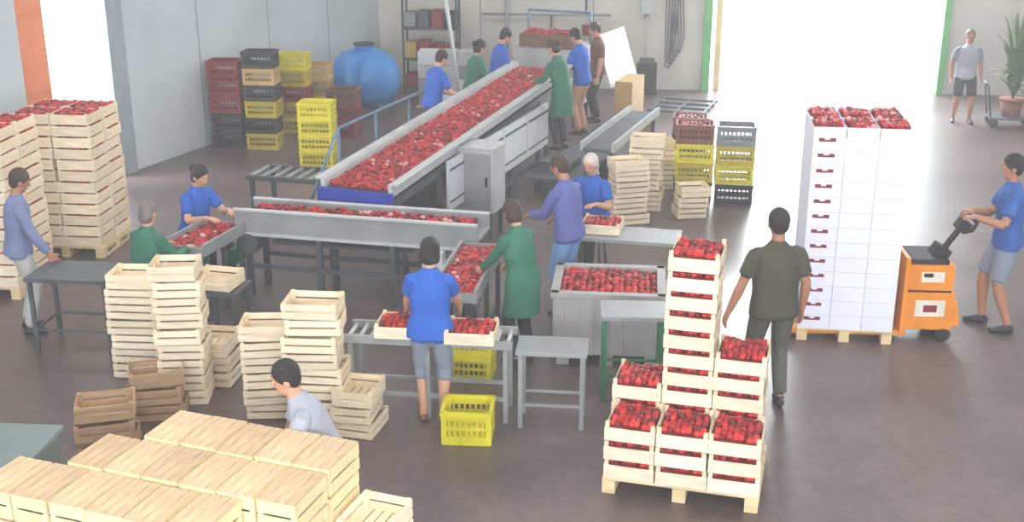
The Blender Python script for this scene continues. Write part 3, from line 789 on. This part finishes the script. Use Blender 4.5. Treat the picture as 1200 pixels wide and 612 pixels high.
# ------------------------------------------------ tank
b=MB(); TB=mat('blue_tank_plastic',(44,130,204),.35,var=.06,scale=2)
prof=[(-.66,.05),(-.62,.25),(-.52,.42),(-.38,.52),(-.2,.56),(-.18,.58),(-.1,.58),(-.08,.56),(.12,.56),(.14,.58),(.22,.58),(.24,.56),(.4,.52),(.54,.42),(.64,.25),(.68,.05)]
n=28;vv=[];ff=[]
for xx,r_ in prof:
    for k in range(n):
        a=2*math.pi*k/n; vv.append((xx,r_*math.cos(a),.68+r_*math.sin(a)))
for i_ in range(len(prof)-1):
    for k in range(n):
        j=(k+1)%n; ff.append((i_*n+k,(i_+1)*n+k,(i_+1)*n+j,i_*n+j))
ff.append(tuple(range(n))); ff.append(tuple(reversed(range((len(prof)-1)*n,len(prof)*n))))
b.add(vv,ff,TB,True); b.cyl((0,0,1.2),(0,0,1.32),.18,TB,20); b.cyl((0,0,1.32),(0,0,1.35),.2,BLACK,20)
for xx in(-.35,.38): b.box((xx,0,.12),(.12,.8,.24),STEELD)
o=b.obj('water_tank',(-2.72,22.0,0),rad(-18)); o.scale=(.96,.96,.96)
# ------------------------------------------------ pallet jack
def pallet_jack():
    b=MB(); LB=mat('jack_label',(224,216,200),.5)
    b.box((.02,0,.30),(.42,.5,.36),ORG); b.box((.01,0,.49),(.38,.46,.02),BLACK); b.box((.01,0,.62),(.40,.47,.24),ORG); b.box((0,0,.76),(.32,.40,.05),BLACK)
    b.box((.24,0,.27),(.08,.46,.24),ORG,ry=rad(-10)); b.box((.02,-.252,.33),(.26,.01,.16),LB); b.box((.02,-.256,.33),(.12,.01,.07),REDP)
    b.box((.02,-.238,.63),(.2,.01,.10),LB); b.box((-.02,-.242,.65),(.08,.01,.04),BLACK)
    b.box((-.21,0,.45),(.04,.54,.74),ORG)
    for sy in(-.17,.17):
        b.box((-.72,sy,.075),(1.1,.15,.05),ORG); b.cyl((-1.15,sy-.05,.04),(-1.15,sy+.05,.04),.04,BLACK,14)
    b.cyl((.1,-.07,.11),(.1,.07,.11),.11,BLACK,20); b.cyl((.16,-.25,.07),(.16,-.20,.07),.07,BLACK,16); b.cyl((.16,.20,.07),(.16,.25,.07),.07,BLACK,16)
    b.cyl((.08,0,.45),(.12,0,.78),.06,BLACK,14); b.box((.12,0,.8),(.14,.16,.12),BLACK,ry=rad(30)); b.cyl((.12,0,.78),(.27,0,1.03),.028,BLACK,12)
    b.box((.29,0,1.06),(.1,.14,.1),BLACK,ry=rad(30)); 
    b.path([(.28,-.06,1.01),(.33,-.16,1.06),(.37,-.14,1.13),(.37,.14,1.13),(.33,.16,1.06),(.28,.06,1.01)],.018,BLACK)
    x,y=G(1084,400); o=b.obj('electric_pallet_jack',(x,y+.27,0),rad(-4),bevel=.012); o.scale=(1.12,1.12,1.08)
pallet_jack()
# ------------------------------------------------ plant on a wheeled cart
b=MB(); PG=mat('leaf_green',(96,118,84),.6,var=.3); POT=mat('terracotta',(136,86,72),.8)
b.box((0,0,.17),(.75,.5,.03),STEELD)
for sx in(-.3,.3):
    for sy in(-.2,.2): b.cyl((sx,sy-.02,.08),(sx,sy+.02,.08),.08,BLACK,16)
b.path([(-.36,-.2,.17),(-.46,-.2,.75),(-.46,.2,.75),(-.36,.2,.17)],.016,STEELD)
P0=.185
b.cyl((0,0,P0),(0,0,P0+.3),.15,POT,20,.2); b.cyl((0,0,P0+.28),(0,0,P0+.32),.22,POT,20); b.cyl((0,0,P0+.26),(0,0,P0+.31),.18,mat('soil',(60,46,38),.9),20)
for k in range(70):
    a=ru(0,6.28); sp=ru(.15,.62); hh=ru(.4,1.75); pv=None
    for i_ in range(7):
        t=i_/6.; c=Vector((math.cos(a)*sp*t**1.6,math.sin(a)*sp*t**1.6,P0+.3+hh*t-sp*.9*t**3))
        if pv is not None:
            wd=.014+.035*math.sin(math.pi*t); per=Vector((-math.sin(a),math.cos(a),0))*wd
            b.add([tuple(pv-pp),tuple(pv+pp),tuple(c+per),tuple(c-per)],[(0,1,2,3)],PG,True)
        pp=Vector((-math.sin(a),math.cos(a),0))*(.014+.035*math.sin(math.pi*t)); pv=c
x,y=G(1182,148); b.obj('potted_plant_cart',(x,y,0),rad(-12))
# ------------------------------------------------ back wall clutter
b=MB()
for k in range(5): 
    b.path([(k*.06-.12,-.06,1.9),(k*.05-.14+.03,-.08,1.2),(k*.04-.1,-.08,.5+.08*k),(k*.05-.02,-.08,.45+.08*k),(k*.06+.02,-.08,1.1),(k*.05,-.06,1.9)],.012,STEELD)
b.box((0,-.03,1.95),(.35,.06,.1),STEELD)
b.obj('hanging_hose',(3.2,bwY(3.2)-.02,0),-.088)
b=MB(); b.box((0,0,.3),(.4,.35,.6),BLACK); b.box((0,-.05,.65),(.3,.25,.1),STEELD); b.obj('floor_compressor',(2.7,bwY(2.7)-.4,0),-.1,bevel=.01)
b=MB(); b.box((0,-.06,1.72),(.22,.12,.35),STEELL); b.cyl((0,-.05,0),(0,-.05,1.6),.02,STEELL); b.obj('electrical_socket_box',(2.7,bwY(2.7)-.03,0),-.088)
b=MB()
b.cyl((-1.0,-.06,1.5),(1.6,-.06,1.5),.025,STEEL); b.cyl((-.5,-.06,0),(-.5,-.06,2.6),.035,STEEL); b.cyl((.4,-.06,1.5),(.4,-.06,.6),.02,STEELD); b.cyl((1.1,-.06,1.5),(1.1,-.06,2.6),.02,STEELD)
b.box((.4,-.09,.75),(.25,.14,.35),GRYP); b.box((1.1,-.07,1.2),(.16,.1,.22),REDP)
b.obj('service_pipes',(.4,bwY(.4)-.03,0),-.088)
b=MB()
for z in(.1,.7,1.3,1.9):
    b.box((0,0,z),(1.1,.5,.03),STEELD)
for sx in(-1,1):
    for sy in(-1,1): b.box((sx*.53,sy*.23,1.),(.04,.04,2.),STEELD)
for z in(.13,.73,1.33):
    for k in range(4): b.box((-.4+k*.27,0,z+.15),(.22,.35,ru(.2,.36)),random.choice([BLKP,GRYP,REDP,STEELD,TANP]))
b.obj('storage_shelf',(-1.6,23.9,0),-.088)
b=MB()
for k in range(3):
    for j in range(4): b.box((k*.38-.38,0,.16+j*.26),(.36,.4,.25),random.choice([CARD,STEELL,WHITEP,GRYP]))
b.box((0,0,.02),(1.2,.5,.04),PALW)
b.obj('carton_stack',(-1.2,22.6,0),-.1,bevel=.005)
cst(622,85,-5,'tttnt',dy=.3); cst(588,76,-5,'bbnb',dy=.3)
b=MB(); b.cyl((0,0,0),(-.35,0,2.6),.035,WHITEP); b.obj('leaning_pole',(-.9,21.7,0))
b=MB()
for k in range(3): b.box((k*.5,0,.05),(.04,1.2,.04),STEELD)
for yy in(-.6,-.2,.2,.6): b.box((.5,yy,.05),(1.1,.04,.04),STEELD)
x,y=G(770,125); b.obj('floor_rack_frame',(x,y,0),rad(-20))
print('done')
